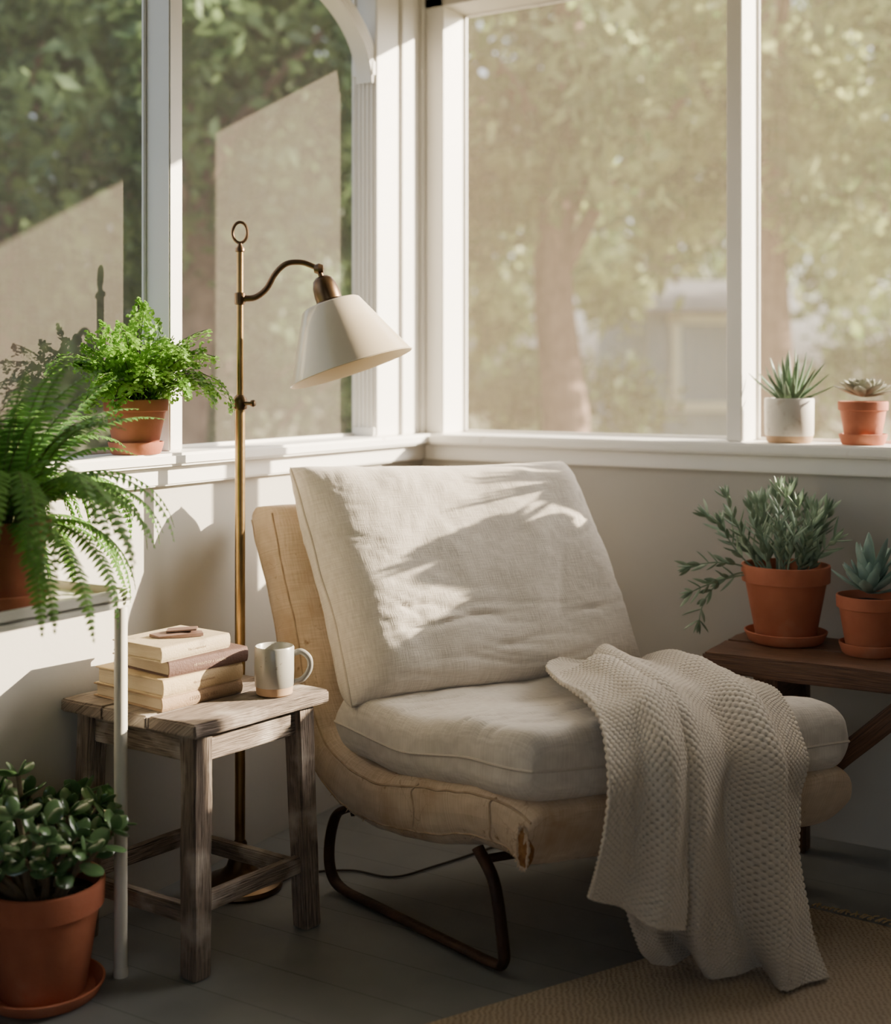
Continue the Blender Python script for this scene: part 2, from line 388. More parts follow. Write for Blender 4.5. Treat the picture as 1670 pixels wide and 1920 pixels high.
def window(name, x0, x1, y0, y1, axis, sm, t=.008, zt=2.25):
    f = MB()
    if axis == 'y':
        for a in ((y0, y0+t), (y1-t, y1)): abox(f, x0, x1, a[0], a[1], ZS, zt, .002)
        for a in ((ZS, ZS+t), (zt-t, zt)): abox(f, x0, x1, y0+t, y1-t, a[0], a[1], .002)
        xm = (x0+x1)/2
        s = MB().add([(xm,y0+t,ZS+t),(xm,y1-t,ZS+t),(xm,y1-t,zt-t),(xm,y0+t,zt-t)], [(0,1,2,3)])
    else:
        for a in ((x0, x0+t), (x1-t, x1)): abox(f, a[0], a[1], y0, y1, ZS, zt, .002)
        for a in ((ZS, ZS+t), (zt-t, zt)): abox(f, x0+t, x1-t, y0, y1, a[0], a[1], .002)
        ym = (y0+y1)/2
        s = MB().add([(x0+t,ym,ZS+t),(x1-t,ym,ZS+t),(x1-t,ym,zt-t),(x0+t,ym,zt-t)], [(0,1,2,3)])
    o = struct(name, f, m_white)
    mkobj('window_screen', s, sm, parent=o, smooth=False)
window('window_1', -.080, -.070, -2.45, -1.06, 'y', m_screen_w)
window('window_2', -.080, -.070, -1.017, -.235, 'y', m_screen_w)
window('window_3', .073, .926, .118, .128, 'x', m_screen_n, zt=2.22)
window('window_4', .967, 1.93, .118, .128, 'x', m_screen_n, zt=2.22)
# bend of the white downspout, modelled as a ribbed bracket on a fluted jamb
w = MB(); n = 28
def arcp(k, r): 
    a = pi/2*k/n; return Vector((0, -.245-.36+.36*math.cos(a)+ r*math.cos(a), 1.96+(.23)*math.sin(a)+r*math.sin(a)))
vs = []; fs = []
for k in range(n+1):
    a = arcp(k, 0); b = arcp(k, .034)
    for x in (-.062, -.012): vs += [Vector((x, a.y, a.z)), Vector((x, min(b.y, -.237), b.z))]
for k in range(n):
    o = 4*k; p = o+4
    fs += [(o,p,p+1,o+1), (o+2,o+3,p+3,p+2), (o,o+2,p+2,p), (o+1,p+1,p+3,o+3)]
w.add(vs, fs)
for r in (.002, .013, .024, .034): 
    tube(w, [Vector((-.012, min(arcp(k, r).y,-.24), arcp(k, r).z)) for k in range(n+1)], .005, 6)
abox(w, -.062, -.012, -1.01, -.60, 2.185, 2.25, .003)
struct('trim_8', w, m_white)

# ---------------------------------------------------------------- chair
BL, BR, FR, FL = R(-.262,2.92), R(.395,3.17), R(.84,2.77), R(.15,2.45)
def Q(u, s): return ((BL*(1-u)+BR*u)*(1-s) + (FL*(1-u)+FR*u)*s)
def fdir(u): return ((FL*(1-u)+FR*u) - (BL*(1-u)+BR*u)).normalized()
sdir = (BR-BL).normalized()
chair = thing('lounge_chair', 'armless lounge chair with worn tan canvas shell on rusty steel legs', 'chair', Q(.5,.5))
prof = spline([(1.01,.270,0),(.92,.290,0),(.76,.288,0),(.5,.256,0),(.25,.240,0),(.06,.255,0),(-.09,.31,0),(-.17,.42,0),(-.25,.58,0),(-.33,.74,0),(-.375,.835,0)], 60)
def profat(v):
    t = v*60; i = min(int(t), 59); p = prof[i].lerp(prof[i+1], t-i); a = prof[max(i-1,0)]; b = prof[min(i+2,60)]
    dx, dz = (b.x-a.x)*.6, b.y-a.y; l = math.hypot(dx, dz)
    return p.x, p.y, dx/l, dz/l
def Fshell(u, v, h, side):
    s, z, tx, tz = profat(v)
    lift = max(0, (v-.62)/.38)
    uu = -.015 - .03*lift + u*(1.03+.02*lift)
    nx, nz = tz, -tx
    if nz < 0 and v < .4: nx, nz = -nx, -nz
    P = Q(uu, s) + Vector((0,0,z - .022*uu*max(0, min(1, s))))
    n = fdir(uu)*nx + Vector((0,0,nz))
    P0 = P.copy()
    P += n*(h*(1+.10*noise.noise(P0*7)))
    P += n*(.006*noise.noise(P0*6)) - sdir*(.006*noise.noise(P0*9+Vector((3,0,h*8)))*(1-min(1,u*8)))
    P += n*(noise.noise(P*24)*.003*min(1, abs(h)/.02))*side
    return P
ST, SP, SQ = .138, 20, 2.2
mb = pillow(MB(), Fshell, 90, 200, ST, p=SP, q=SQ, wu=.75, wv=1.3, pv=50)
part(chair, 'upholstered_shell', mb, m_canvas)
def sh_h(u): return ST/2*(1-abs(2*u-1)**SP)**(1/SQ)
sm = MB()
for sg in (1, -1):
    tube(sm, [Fshell(.010, .015+.96*k/200, sg*(sh_h(.010)), sg) for k in range(201)], .0024, 6)
for vv in (.14, .30):
    for j, (sg, us) in enumerate(((-1, [.014-.014*j/10 for j in range(11)]), (1, [.014*j/10 for j in range(11)]))):
        tube(sm, [Fshell(u, vv+.006*math.sin(u*300), sg*sh_h(u), sg) for u in us], .0024, 6)
for k in range(20):
    v = .03+.5*k/20+U(-.01,.01); u0 = .010; P = Fshell(u0, v, -sh_h(u0), -1)
    tube(sm, [P, P - sdir*U(.001,.004) + Vector((U(-.004,.004),U(-.004,.004),U(-.009,-.003)))], [.0014,.0006], 5)
part(chair, 'seam', sm, M('frayed_seam_thread', (.34,.23,.14), (.50,.38,.26), 40, .9), 'frayed tan stitched seam')
fm = MB(); fn_ = (-sdir*.85+fdir(0)*.6).normalized(); fs_ = fn_.cross(Vector((0,0,1))).normalized()
c0 = Fshell(.004, .010, 0, 0) + fn_*.0005 - Vector((0,0,.008))
vs = [c0+fn_*.004]; n = 44; rr = random.Random(3)
for k in range(n):
    a = 2*pi*k/n; r = 1+.30*noise.noise(Vector((math.cos(a)*3,math.sin(a)*3,3)))+rr.uniform(-.08,.08)
    vs.append(c0+fs_*math.cos(a)*.012*r+Vector((0,0,math.sin(a)*.040*r))+fn_*.002)
for k in range(n):
    a = 2*pi*k/n; vs.append(c0+fs_*math.cos(a)*.014+Vector((0,0,math.sin(a)*.042))-fn_*.02)
fm.add(vs, [(0,1+k,1+(k+1)%n) for k in range(n)]+[(1+k,1+n+k,1+n+(k+1)%n,1+(k+1)%n) for k in range(n)])
part(chair, 'torn_padding', fm, m_foam, 'orange-brown padding showing through the torn corner')
rg_ = MB()
ring = [vs[1+k]+fn_*.0015+Vector((0,0,U(-.002,.002))) for k in range(n)]
tube(rg_, ring, [U(.0012,.004) for k in range(n)], 6, closed=True)
for k in range(0, n, 2):
    tube(rg_, [ring[k], ring[k]+(ring[k]-c0).normalized()*U(.002,.010)+fn_*U(.001,.005)], [.0018,.0006], 5)
part(chair, 'torn_canvas_edge', rg_, m_canvas)
for uu in (.004, .93):
    def LP(s, z): p = Q(uu, s); p.z = z; return p
    pts = spline([LP(.78,.225), LP(.855,.17), LP(.895,.06), LP(.895,.024), LP(.85,.014), LP(.6,.013), LP(.25,.013), LP(.08,.014), LP(.01,.04), LP(.0,.10), LP(.04,.17), LP(.12,.20)], 70)
    part(chair, 'leg', tube(MB(), pts, .014, 10, ry=.009), m_rust)
br = MB(); tube(br, [Q(.02,.80)+Vector((0,0,.205)), Q(.93,.80)+Vector((0,0,.205))], .009, 8); tube(br, [Q(.02,.1)+Vector((0,0,.185)), Q(.93,.1)+Vector((0,0,.185))], .009, 8)
part(chair, 'crossbar', br, m_rust)

def wr(P, amp, sc=1.0):
    return amp*(noise.noise(P*5*sc) + .4*noise.noise(P*13*sc) + .2*abs(noise.noise(P*30*sc)))
def crease(u, v, cu, cv, ang, ln, wd_, amp):
    x = (u-cu)*math.cos(ang)+(v-cv)*math.sin(ang); y = -(u-cu)*math.sin(ang)+(v-cv)*math.cos(ang)
    y += .015*math.sin(x*14+cu*30)
    return -amp*math.exp(-(y/wd_)**2)*math.exp(-(x/ln)**2)
cr_rnd = random.Random(5)
seat_cr = [(cr_rnd.uniform(.0,.4), cr_rnd.uniform(.1,.9), cr_rnd.uniform(-.5,.7), cr_rnd.uniform(.06,.16), cr_rnd.uniform(.006,.012), cr_rnd.uniform(.002,.005)) for k in range(22)]
back_cr = [(cr_rnd.uniform(.05,.95), cr_rnd.uniform(.05,.4), cr_rnd.uniform(-.35,.35), cr_rnd.uniform(.06,.2), cr_rnd.uniform(.008,.016), cr_rnd.uniform(.002,.005)) for k in range(20)] + \
          [(cr_rnd.uniform(.6,.98), cr_rnd.uniform(.25,.9), cr_rnd.uniform(.5,1.2), cr_rnd.uniform(.05,.14), cr_rnd.uniform(.008,.014), cr_rnd.uniform(.001,.004)) for k in range(12)] + \
          [(cr_rnd.uniform(.0,.2), cr_rnd.uniform(.3,.95), cr_rnd.uniform(-.9,-.2), cr_rnd.uniform(.04,.1), cr_rnd.uniform(.006,.012), cr_rnd.uniform(.001,.004)) for k in range(10)]
def Fseat(u, v, h, side):
    a, b = 2*u-1, 2*v-1
    cornr = 1-.035*(abs(a)**6)*(abs(b)**6)
    s = .52 + 1.06*(v-.5)*cornr
    u2 = .5 + (u-.5)*1.03*cornr + .02*(1-s) - .006
    zc = .374 + .034*s - .034*u*s - .024*math.exp(-((s-.42)/.22)**2)*(1-u)
    crown = 1-.12*(max(a*a, b*b))
    hh = h*(1.10*crown if side > 0 else .82)
    P = Q(u2, s) + Vector((0,0,zc+hh))
    if abs(h) > 1e-4:
        f = min(1, abs(h)/.04)
        P.z += (wr(P, .012) + sum(crease(u, v, *c) for c in seat_cr))*f*(1 if side > 0 else .3)
        P += fdir(.5)*.010*noise.noise(P*7)*f - sdir*(.010*noise.noise(P*8+Vector((5,5,5))))*f
    else: P += noise.noise_vector(P*9)*.003
    return P
mb = pillow(MB(), Fseat, 120, 120, .160, p=24, q=2.4, wu=.77, wv=.62, pv=18)
seat_c = thing('seat_cushion', 'thick natural linen seat cushion lying on the lounge chair', 'cushion', Q(.5,.5)+Vector((0,0,.32)))
part(seat_c, 'cushion_body', mb, m_linen)
def rim(F, n=40, off=0):
    return [F(k/n, 0, off, 0) for k in range(n)] + [F(1, k/n, off, 0) for k in range(n)] + [F(1-k/n, 1, off, 0) for k in range(n)] + [F(0, 1-k/n, off, 0) for k in range(n)]
part(seat_c, 'piping', tube(MB(), rim(Fseat), .0032, 6, closed=True), m_piping)
def Fback(u, v, h, side):
    a, b = 2*u-1, 2*v-1
    u2 = .495 + (u-.5)*1.0*(1-.03*(1-b*b)*abs(a)**3)
    v2 = .5+(v-.5)*(1-.035*(1-a*a)*abs(b)**3)
    s = .15 - .385*v2; z = .425 + .505*v2
    n = fdir(u2)*.92 + Vector((0,0,.38))
    P = Q(u2, s) + Vector((0,0,z)) + n*h*(1.06-.12*b)
    if abs(h) > 1e-4:
        k = min(1, abs(h)/.03)
        P += n*(wr(P, .011)+sum(crease(u, v, *c) for c in back_cr))*k
    else: P += noise.noise_vector(P*9)*.005
    return P
back_c = thing('back_cushion', 'large natural linen back cushion leaning on the lounge chair', 'cushion', Q(.5,.1)+Vector((0,0,.42)))
part(back_c, 'cushion_body', pillow(MB(), Fback, 120, 120, .165, p=9, q=2.2, wu=.75, wv=.58), m_linen)
part(back_c, 'piping', tube(MB(), rim(Fback), .003, 6, closed=True), m_piping)

# ---------------------------------------------------------------- throw blanket
def resample(G, nr, nc):
    G = [[Vector(p) for p in row] for row in G]
    rows = [spline(r, nc) for r in G]
    cols = [spline([rows[i][j] for i in range(len(rows))], nr) for j in range(nc+1)]
    return [[cols[j][i] for j in range(nc+1)] for i in range(nr+1)]
def sheet(mb, G, nr, nc, wid, leng, pleats, amp_top, amp_bot, ph, drop):
    g = resample(G, nr, nc); out = []
    for i in range(nr+1):
        row = []
        for j in range(nc+1):
            du = g[i][min(j+1,nc)] - g[i][max(j-1,0)]; dv = g[min(i+1,nr)][j] - g[max(i-1,0)][j]
            n = du.cross(dv).normalized()
            if n.z < -.2 or n.dot(RD(0,-1,.3)) < 0: n = -n
            t = i/nr; w_ = j/nc
            k = max(0, min(1, (t-drop)/.3)); am = amp_top*(1-k)+amp_bot*k
            ww = w_ + .045*math.sin(t*4+ph)
            fold = math.sin(2*pi*pleats*ww+ph+t*.8); fold = math.copysign(abs(fold)**.9, fold)
            d = am*(fold + .30*math.sin(2*pi*pleats*1.9*ww+1.7*ph+t*3)) + .007*noise.noise(g[i][j]*12)
            nf = n.copy(); nf.z *= 1-.95*k; nf.normalize()
            P = g[i][j] + nf*d + n*(.0012*math.sin(pi*w_*wid/PER)*math.sin(pi*t*leng/PER))
            P.z = max(P.z, .016)
            row.append(P)
        out.append(row)
    vs = [p for r in out for p in r]; uv = [(j/nc*wid, i/nr*leng) for i in range(nr+1) for j in range(nc+1)]
    fs = [(i*(nc+1)+j, i*(nc+1)+j+1, (i+1)*(nc+1)+j+1, (i+1)*(nc+1)+j) for i in range(nr) for j in range(nc)]
    mb.add(vs, fs, uv)
Bg = [[(.30,3.06,.475),(.37,3.05,.495),(.45,3.05,.485),(.52,3.03,.46)],
      [(.225,2.86,.495),(.34,2.88,.525),(.48,2.91,.515),(.62,2.93,.485)],
      [(.235,2.69,.505),(.38,2.72,.530),(.53,2.75,.520),(.69,2.80,.490)],
      [(.285,2.50,.500),(.42,2.55,.520),(.56,2.61,.505),(.715,2.70,.470)],
      [(.30,2.385,.43),(.44,2.43,.44),(.58,2.49,.425),(.73,2.59,.40)],
      [(.30,2.365,.33),(.43,2.405,.33),(.57,2.47,.33),(.72,2.57,.30)],
      [(.31,2.385,.22),(.43,2.41,.22),(.57,2.455,.20),(.71,2.53,.19)],
      [(.35,2.44,.11),(.45,2.45,.10),(.575,2.44,.09),(.705,2.47,.09)],
      [(.40,2.51,.035),(.49,2.49,.022),(.60,2.455,.018),(.705,2.42,.018)]]
Ag = [[(.225,2.76,.510),(.29,2.78,.535),(.37,2.82,.535)],
      [(.25,2.62,.515),(.33,2.64,.538),(.41,2.67,.54)],
      [(.285,2.46,.505),(.36,2.47,.528),(.44,2.51,.528)],
      [(.29,2.35,.44),(.37,2.36,.45),(.445,2.40,.445)],
      [(.28,2.325,.34),(.365,2.335,.34),(.44,2.37,.34)],
      [(.265,2.325,.27),(.36,2.33,.25),(.435,2.36,.23)],
      [(.25,2.32,.225),(.35,2.32,.18),(.43,2.345,.15)]]
bl = MB()
cv = lambda G: [[R(*p) for p in r] for r in G]
sheet(bl, cv(Bg), 590, 310, .60, 1.15, 2.7, .014, .036, .6, .30)
sheet(bl, cv(Ag), 340, 124, .24, .66, 1.2, .007, .020, 2.0, .35)
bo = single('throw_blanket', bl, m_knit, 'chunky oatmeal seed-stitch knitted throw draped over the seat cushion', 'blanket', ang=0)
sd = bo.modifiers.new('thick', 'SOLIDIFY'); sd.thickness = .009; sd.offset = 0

# ---------------------------------------------------------------- floor lamp
lb = R(-.46,2.93); lamp = thing('floor_lamp', 'aged brass pharmacy floor lamp with cream enamel shade', 'lamp', lb)
part(lamp, 'lamp_base', lathe(MB(), [(0,0),(.092,0),(.095,.006),(.092,.014),(.07,.024),(.045,.034),(.03,.05),(.024,.07),(.016,.085),(.016,.10),(.011,.108),(0,.108)], lb, 48), m_bronze)
pl = MB(); zt = 1.425
tube(pl, [lb+Vector((0,0,z)) for z in (.10, 1.085)], .0115, 16)
tube(pl, [lb+Vector((0,0,z)) for z in (1.07, zt)], .0078, 16)
part(lamp, 'pole', pl, m_brass)
cl = MB()
lathe(cl, [(.0115,0),(.0155,.002),(.0165,.008),(.0155,.014),(.0165,.02),(.014,.028),(.0085,.034)], lb+Vector((0,0,1.068)), 20)
tube(cl, [lb+RD(.012,-.008,1.083), lb+RD(.030,-.012,1.083)], [.004,.0045], 10); lathe(cl, [(0,-.004),(.0075,-.003),(.0085,.002),(.006,.006),(0,.007)], lb+RD(.03,-.012,1.083), 14, q=RD(1,-.3,0).to_track_quat('Z','Y'))
part(lamp, 'height_clamp', cl, m_bronze)
zr = 1.317
part(lamp, 'arm_collar', lathe(MB(), [(.008,-.014),(.0125,-.012),(.0125,.012),(.008,.014)], lb+Vector((0,0,zr)), 18), m_bronze)
lathe_f = MB(); lathe(lathe_f, [(.0078,-.004),(.011,-.002),(.011,.004),(.006,.010),(.0045,.016),(0,.018)], lb+Vector((0,0,zt)), 16)
rc = lb+Vector((0,0,zt+.040)); tube(lathe_f, [rc + RD(.0165*math.cos(a), 0, .023*math.sin(a)) for a in [2*pi*k/32 for k in range(32)]], .0036, 8, closed=True)
part(lamp, 'ring_finial', lathe_f, m_bronze)
A = lambda x, z, d=0: lb + RD(x, d, z)
arm = spline([A(.008,zr), A(.035,zr+.003,-.003), A(.060,zr+.022,-.006), A(.080,zr+.055,-.009), A(.105,zr+.077,-.012), A(.138,zr+.080,-.015), A(.165,zr+.071,-.018), A(.174,zr+.066,-.019)], 48)
part(lamp, 'arm', tube(MB(), arm, [.0075-.0015*k/48 for k in range(49)], 12), m_bronze)
axv = RD(.315,-.07,-.94).normalized(); qx = axv.to_track_quat('Z','Y')
jt = A(.178,zr+.065,-.019)
sk = MB(); lathe(sk, [(0,-.012),(.009,-.010),(.013,0),(.009,.010),(0,.012)], jt, 16, q=RD(1,0,0).to_track_quat('Z','Y'))
tube(sk, [jt-axv*.002, jt+axv*.024], .006, 12)
lathe(sk, [(0,.018),(.014,.019),(.022,.026),(.027,.04),(.029,.058),(.029,.074),(.034,.078),(.034,.086),(.030,.090),(.0,.092)], jt, 28, q=qx)
part(lamp, 'lamp_socket', sk, m_bronze)
sh = MB(); s0 = .082; H = .150; r1, r2 = .066, .139
op = [(.028,s0-.002),(r1-.006,s0),(r1,s0+.004)] + [(r1+(r2-r1)*t, s0+.004+(H-.004)*t) for t in (.25,.5,.75,1)] + [(r2+.0025,s0+H+.001),(r2+.0005,s0+H+.003)]
lathe(sh, op, jt, 64, q=qx, mi=0)
ip = [(r2+.0005,s0+H+.003),(r2-.003,s0+H)] + [(r1-.003+(r2-r1)*t, s0+.006+(H-.006)*t) for t in (.75,.5,.25,0)] + [(.026,s0+.004)]
lathe(sh, ip, jt, 64, q=qx, mi=1)
part(lamp, 'lamp_shade', sh, [m_shade, m_shadein], 'cream enamelled conical metal shade')
cord = spline([lb+RD(.09,.02,.006), R(-.33,3.0,.004), R(-.22,3.02,.004), R(-.12,2.98,.004), R(-.02,3.05,.004), R(.15,3.2,.004)], 40)
part(lamp, 'power_cord', tube(MB(), cord, .0025, 6), m_dstem)

# ---------------------------------------------------------------- stool
rd = RD(.625,.78); ld = RD(-.83,.56); so = R(-.469,2.45)
SW, SL = .365, .382; TZ = .49
def S(r, l, z): return so + rd*r + ld*l + Vector((0,0,z))
stool = thing('stool', 'small weathered grey-brown wooden stool with lower stretchers', 'stool', S(SW/2, SL/2, 0))
tp = MB(); pw = SL/3
for k in range(3):
    obox(tp, S(SW/2, pw*(k+.5), TZ-.0135), (rd, ld, Vector((0,0,1))), (SW + (.004 if k == 1 else 0), pw-.0025, .027), .004, rough=6)
part(stool, 'seat', tp, m_old, 'plank top worn pale at the edges')
ins = .045; sp = .012
cn = {}
for (i, j) in ((0,0),(1,0),(0,1),(1,1)):
    rt = ins if i == 0 else SW-ins; lt = ins if j == 0 else SL-ins
    rb = rt + (-sp if i == 0 else sp); lbb = lt + (-sp if j == 0 else sp)
    cn[(i,j)] = (rt, lt, rb, lbb)
    part(stool, 'leg', bar(MB(), S(rb, lbb, 0), S(rt, lt, TZ-.027), .047, .047, side=rd, bev=.004, rough=5, taper=.92), m_old)
def lp(c, z):
    rt, lt, rb, lbb = cn[c]; t = z/(TZ-.027); return S(rb+(rt-rb)*t, lbb+(lt-lbb)*t, z)
for a, b in (((0,0),(1,0)), ((0,0),(0,1)), ((1,0),(1,1)), ((0,1),(1,1))):
    part(stool, 'apron', bar(MB(), lp(a,.432), lp(b,.432), .022, .055, bev=.003, rough=4), m_old)
for a, b, z in (((0,0),(1,0),.135), ((0,0),(0,1),.115), ((1,0),(1,1),.115), ((0,1),(1,1),.135)):
    part(stool, 'stretcher', bar(MB(), lp(a,z), lp(b,z), .022, .034, bev=.003, rough=4), m_old)

# ---------------------------------------------------------------- books
m_page = M('aged_paper', (.48,.37,.24), (.60,.50,.345), 3, .9, bump=.5, bscale=3, bstretch=(1,1,400), c3=(.42,.31,.19), c3lo=.55, c3hi=.75)
def text_mesh(s, size):
    cu = bpy.data.curves.new('t', 'FONT'); cu.body = s; cu.size = size; cu.align_x = 'CENTER'; cu.align_y = 'CENTER'; cu.extrude = .0002
    o = bpy.data.objects.new('t', cu); COL.objects.link(o)
    bpy.context.view_layer.update()
    me = bpy.data.meshes.new_from_object(o.evaluated_get(bpy.context.evaluated_depsgraph_get()))
    bpy.data.objects.remove(o); return me
bz = TZ
books = [(-.552,2.548,0.00,.208,.218,.027,(.33,.22,.13),'CHARTERS  HILL',.010,'tan cloth hardcover at the bottom of the stack',(.20,.13,.08)),
         (-.550,2.548,.02,.210,.210,.035,(.47,.35,.20),'the collected letters',.007,'pale yellow-cream hardcover in the stack',(.32,.22,.13)),
         (-.543,2.568,-.04,.200,.185,.031,(.10,.052,.038),'HE PAINTS OF A GARDEN',.007,'dark brown hardcover in the stack',(.42,.3,.2)),
         (-.555,2.555,.05,.185,.145,.030,(.42,.33,.21),'The Constructed',.007,'beige hardcover on top of the stack',(.30,.22,.14))]
ldb = RD(-.78,.625)
for k, (X, D, rot, Ls, W, T, colr, txt, tsz, lab, tc_) in enumerate(books):
    q = Matrix.Rotation(rot, 3, 'Z'); a = q @ rd; b = q @ ldb; o = R(X, D, bz)
    bk = thing('book', lab, 'book', o + a*Ls/2 + b*W/2, 'hardcover books stacked on the stool')
    cm = M('book_cloth_%d' % k, colr, tuple(c*1.2 for c in colr), 20, .8, bump=.25, bscale=300, c3=tuple(c*.7 for c in colr), c3lo=.58, c3hi=.75, c3scale=25)
    z3 = Vector((0,0,1)); cvm = MB(); ct = .0028
    for zz in (ct/2, T-ct/2): obox(cvm, o + a*Ls/2 + b*W/2 + z3*zz, (a, b, z3), (Ls, W, ct), .001)
    vs = []; fs = []; n = 8
    for i in range(n+1):
        an = -pi/2 + pi*i/n
        for e in (0, 1):
            vs.append(o + a*(Ls*e) + b*(.003-.006*math.cos(an)) + z3*(T/2+T/2*math.sin(an)))
    for i in range(n): fs.append((2*i, 2*i+1, 2*i+3, 2*i+2))
    for i in range(n+1):
        for e in (0, 1): vs.append(o + a*(Ls*e) + b*(.0055-.006*math.cos(-pi/2+pi*i/n)) + z3*(T/2+(T/2-.002)*math.sin(-pi/2+pi*i/n)))
    m0 = 2*(n+1)
    for i in range(n): fs.append((m0+2*i, m0+2*i+2, m0+2*i+3, m0+2*i+1)); fs.append((2*i, 2*i+2, m0+2*i+2, m0+2*i)); fs.append((2*i+1, m0+2*i+1, m0+2*i+3, 2*i+3))
    cvm.add(vs, fs)
    part(bk, 'cover', cvm, cm)
    pg = MB(); obox(pg, o + a*Ls/2 + b*(W/2) + z3*T/2, (a, b, z3), (Ls-.010, W-.012, T-2*ct-.0002), .0008)
    part(bk, 'pages', pg, m_page, 'aged cream page block')
    me = text_mesh(txt, tsz); me.materials.append(M('book_title_%d' % k, tc_, None, 5, .7))
    tcen = o + a*Ls*.5 - b*.0032 + z3*T*.5
    t = bpy.data.objects.new('title_text', me); COL.objects.link(t); t.parent = bk
    rot3 = Matrix((a, z3, a.cross(z3))).transposed()
    t.matrix_local = Matrix.Translation(tcen - bk.location) @ rot3.to_4x4()
    bz += T + .0004
pm = MB(); c = R(-.555,2.555,bz+.001) + rd*.095 + ldb*.07; e1 = RD(1,.10).normalized(); e2 = RD(-.1,1).normalized()
ol = [(-.052,-.012),(-.03,-.030),(.02,-.026),(.056,-.012),(.05,.024),(.012,.034),(-.03,.026)]
def lift(x, y): return .004+.007*max(0, x*12)*max(0, 1-abs(y)*20) + .002*math.sin(x*90)
vs = [c + e1*x + e2*y + Vector((0,0,lift(x,y))) for x, y in ol] + [c + Vector((0,0,.010))] + [c + e1*x + e2*y for x, y in ol] 
n = len(ol); fs = [(i, (i+1) % n, n) for i in range(n)] + [(i, n+1+i, n+1+(i+1) % n, (i+1) % n) for i in range(n)] + [tuple(n+1+i for i in range(n))[::-1]]
pm.add(vs, fs)
obox(pm, c + e1*.012 + e2*.002 + Vector((0,0,.0115)), (e1+Vector((0,0,.05)), e2, Vector((0,0,1))), (.062,.034,.003), .001)
single('leather_pouch', pm, M('worn_brown_leather', (.10,.055,.04), (.22,.13,.10), 20, .5, bump=.2), 'small flat brown leather pouch lying on the top book', 'pouch')
mc = R(-.352,2.692,TZ+.001)
mug = thing('mug', 'speckled grey stoneware mug with raw clay foot on the stool', 'mug', mc)
mg = MB()
lathe(mg, [(0,0),(.033,0),(.037,.003),(.0385,.018)], mc, 40, mi=1)
lathe(mg, [(.0385,.018),(.040,.020),(.041,.05),(.0405,.096),(.0385,.0995),(.0365,.097),(.037,.05),(.035,.012),(0,.010)], mc, 40, mi=0)
part(mug, 'mug_body', mg, [m_glaze, m_clay])
hd = RD(.93,.1).normalized()
part(mug, 'handle', tube(MB(), spline([mc+hd*.036+Vector((0,0,.082)), mc+hd*.055+Vector((0,0,.086)), mc+hd*.071+Vector((0,0,.072)), mc+hd*.072+Vector((0,0,.05)), mc+hd*.058+Vector((0,0,.03)), mc+hd*.037+Vector((0,0,.022))], 30), .0048, 10, ry=.0062), m_glaze)

# ---------------------------------------------------------------- plant stand (wall-fixed console)
ps = thing('plant_stand', 'narrow cream painted metal plant stand beside the wall', 'plant stand', Vector((.14,-1.7,0)))
st = MB(); abox(st, .004, .245, -2.1, -1.425, .715, .725, .002)
for a in ((.004,.016),(.233,.245)): abox(st, a[0], a[1], -2.1, -1.425, .705, .74, .002)
for a in ((-2.1,-2.088),(-1.437,-1.425)): abox(st, .016, .233, a[0], a[1], .705, .74, .002)
part(ps, 'stand_top', st, m_stand)
for yy in (-1.44, -2.085): part(ps, 'leg', tube(MB(), [(.231,yy,.012),(.231,yy,.715)], .0125, 14), m_stand)
for yy in (-1.44, -2.085): part(ps, 'foot_cap', lathe(MB(), [(0,0),(.014,0),(.014,.012),(.012,.02),(0,.02)], (.231,yy,0), 16), m_stand)

# ---------------------------------------------------------------- potted plants
def pot_geo(c, rt, rb, h):
    mb = MB(); c = Vector(c); hr = h*.24
    lathe(mb, [(0,0),(rb*.96,0),(rb,.003),(rt*.90,h-hr-.004),(rt*.91,h-hr),(rt*.985,h-hr+.002),(rt,h-.006),(rt*.99,h-.001),(rt*.94,h),(rt*.90,h-.004),(rt*.86,h*.8),(rb*.85,.02),(0,.02)], c, 56)
    return mb
def saucer_geo(c, r):
    return lathe(MB(), [(0,0),(r*.84,0),(r*.9,.004),(r*.99,.022),(r,.026),(r*.965,.027),(r*.93,.022),(r*.84,.009),(0,.008)], c, 56)
def soil_geo(c, r):
    return lathe(MB(), [(0,.004),(r*.4,.006),(r*.8,.001),(r,-.004)], c, 32)
def potted(name, label, c, rt, rb, h, sr=None, mat=None, cat='potted plant'):
    c = Vector(c); e = thing(name, label, cat, c); zo = 0
    if sr: part(e, 'saucer', saucer_geo(c, sr), mat or m_terra); zo = .009
    part(e, 'pot', pot_geo(c+Vector((0,0,zo)), rt, rb, h), mat or m_terra)
    part(e, 'soil', soil_geo(c+Vector((0,0,zo+h*.86)), rt*.87), m_soil)
    return e, c+Vector((0,0,zo+h*.87))
def path(base, az, L, el0, el1, n, power=1.4, clamp=None, wob=0):
    pts = [base.copy()]; p = base.copy()
    for i in range(n):
        t = (i+.5)/n; el = el0 + (el1-el0)*t**power
        p = p + ell(az + wob*math.sin(t*3), el)*(L/n)
        pts.append(clamp(p) if clamp else p.copy())
    return pts
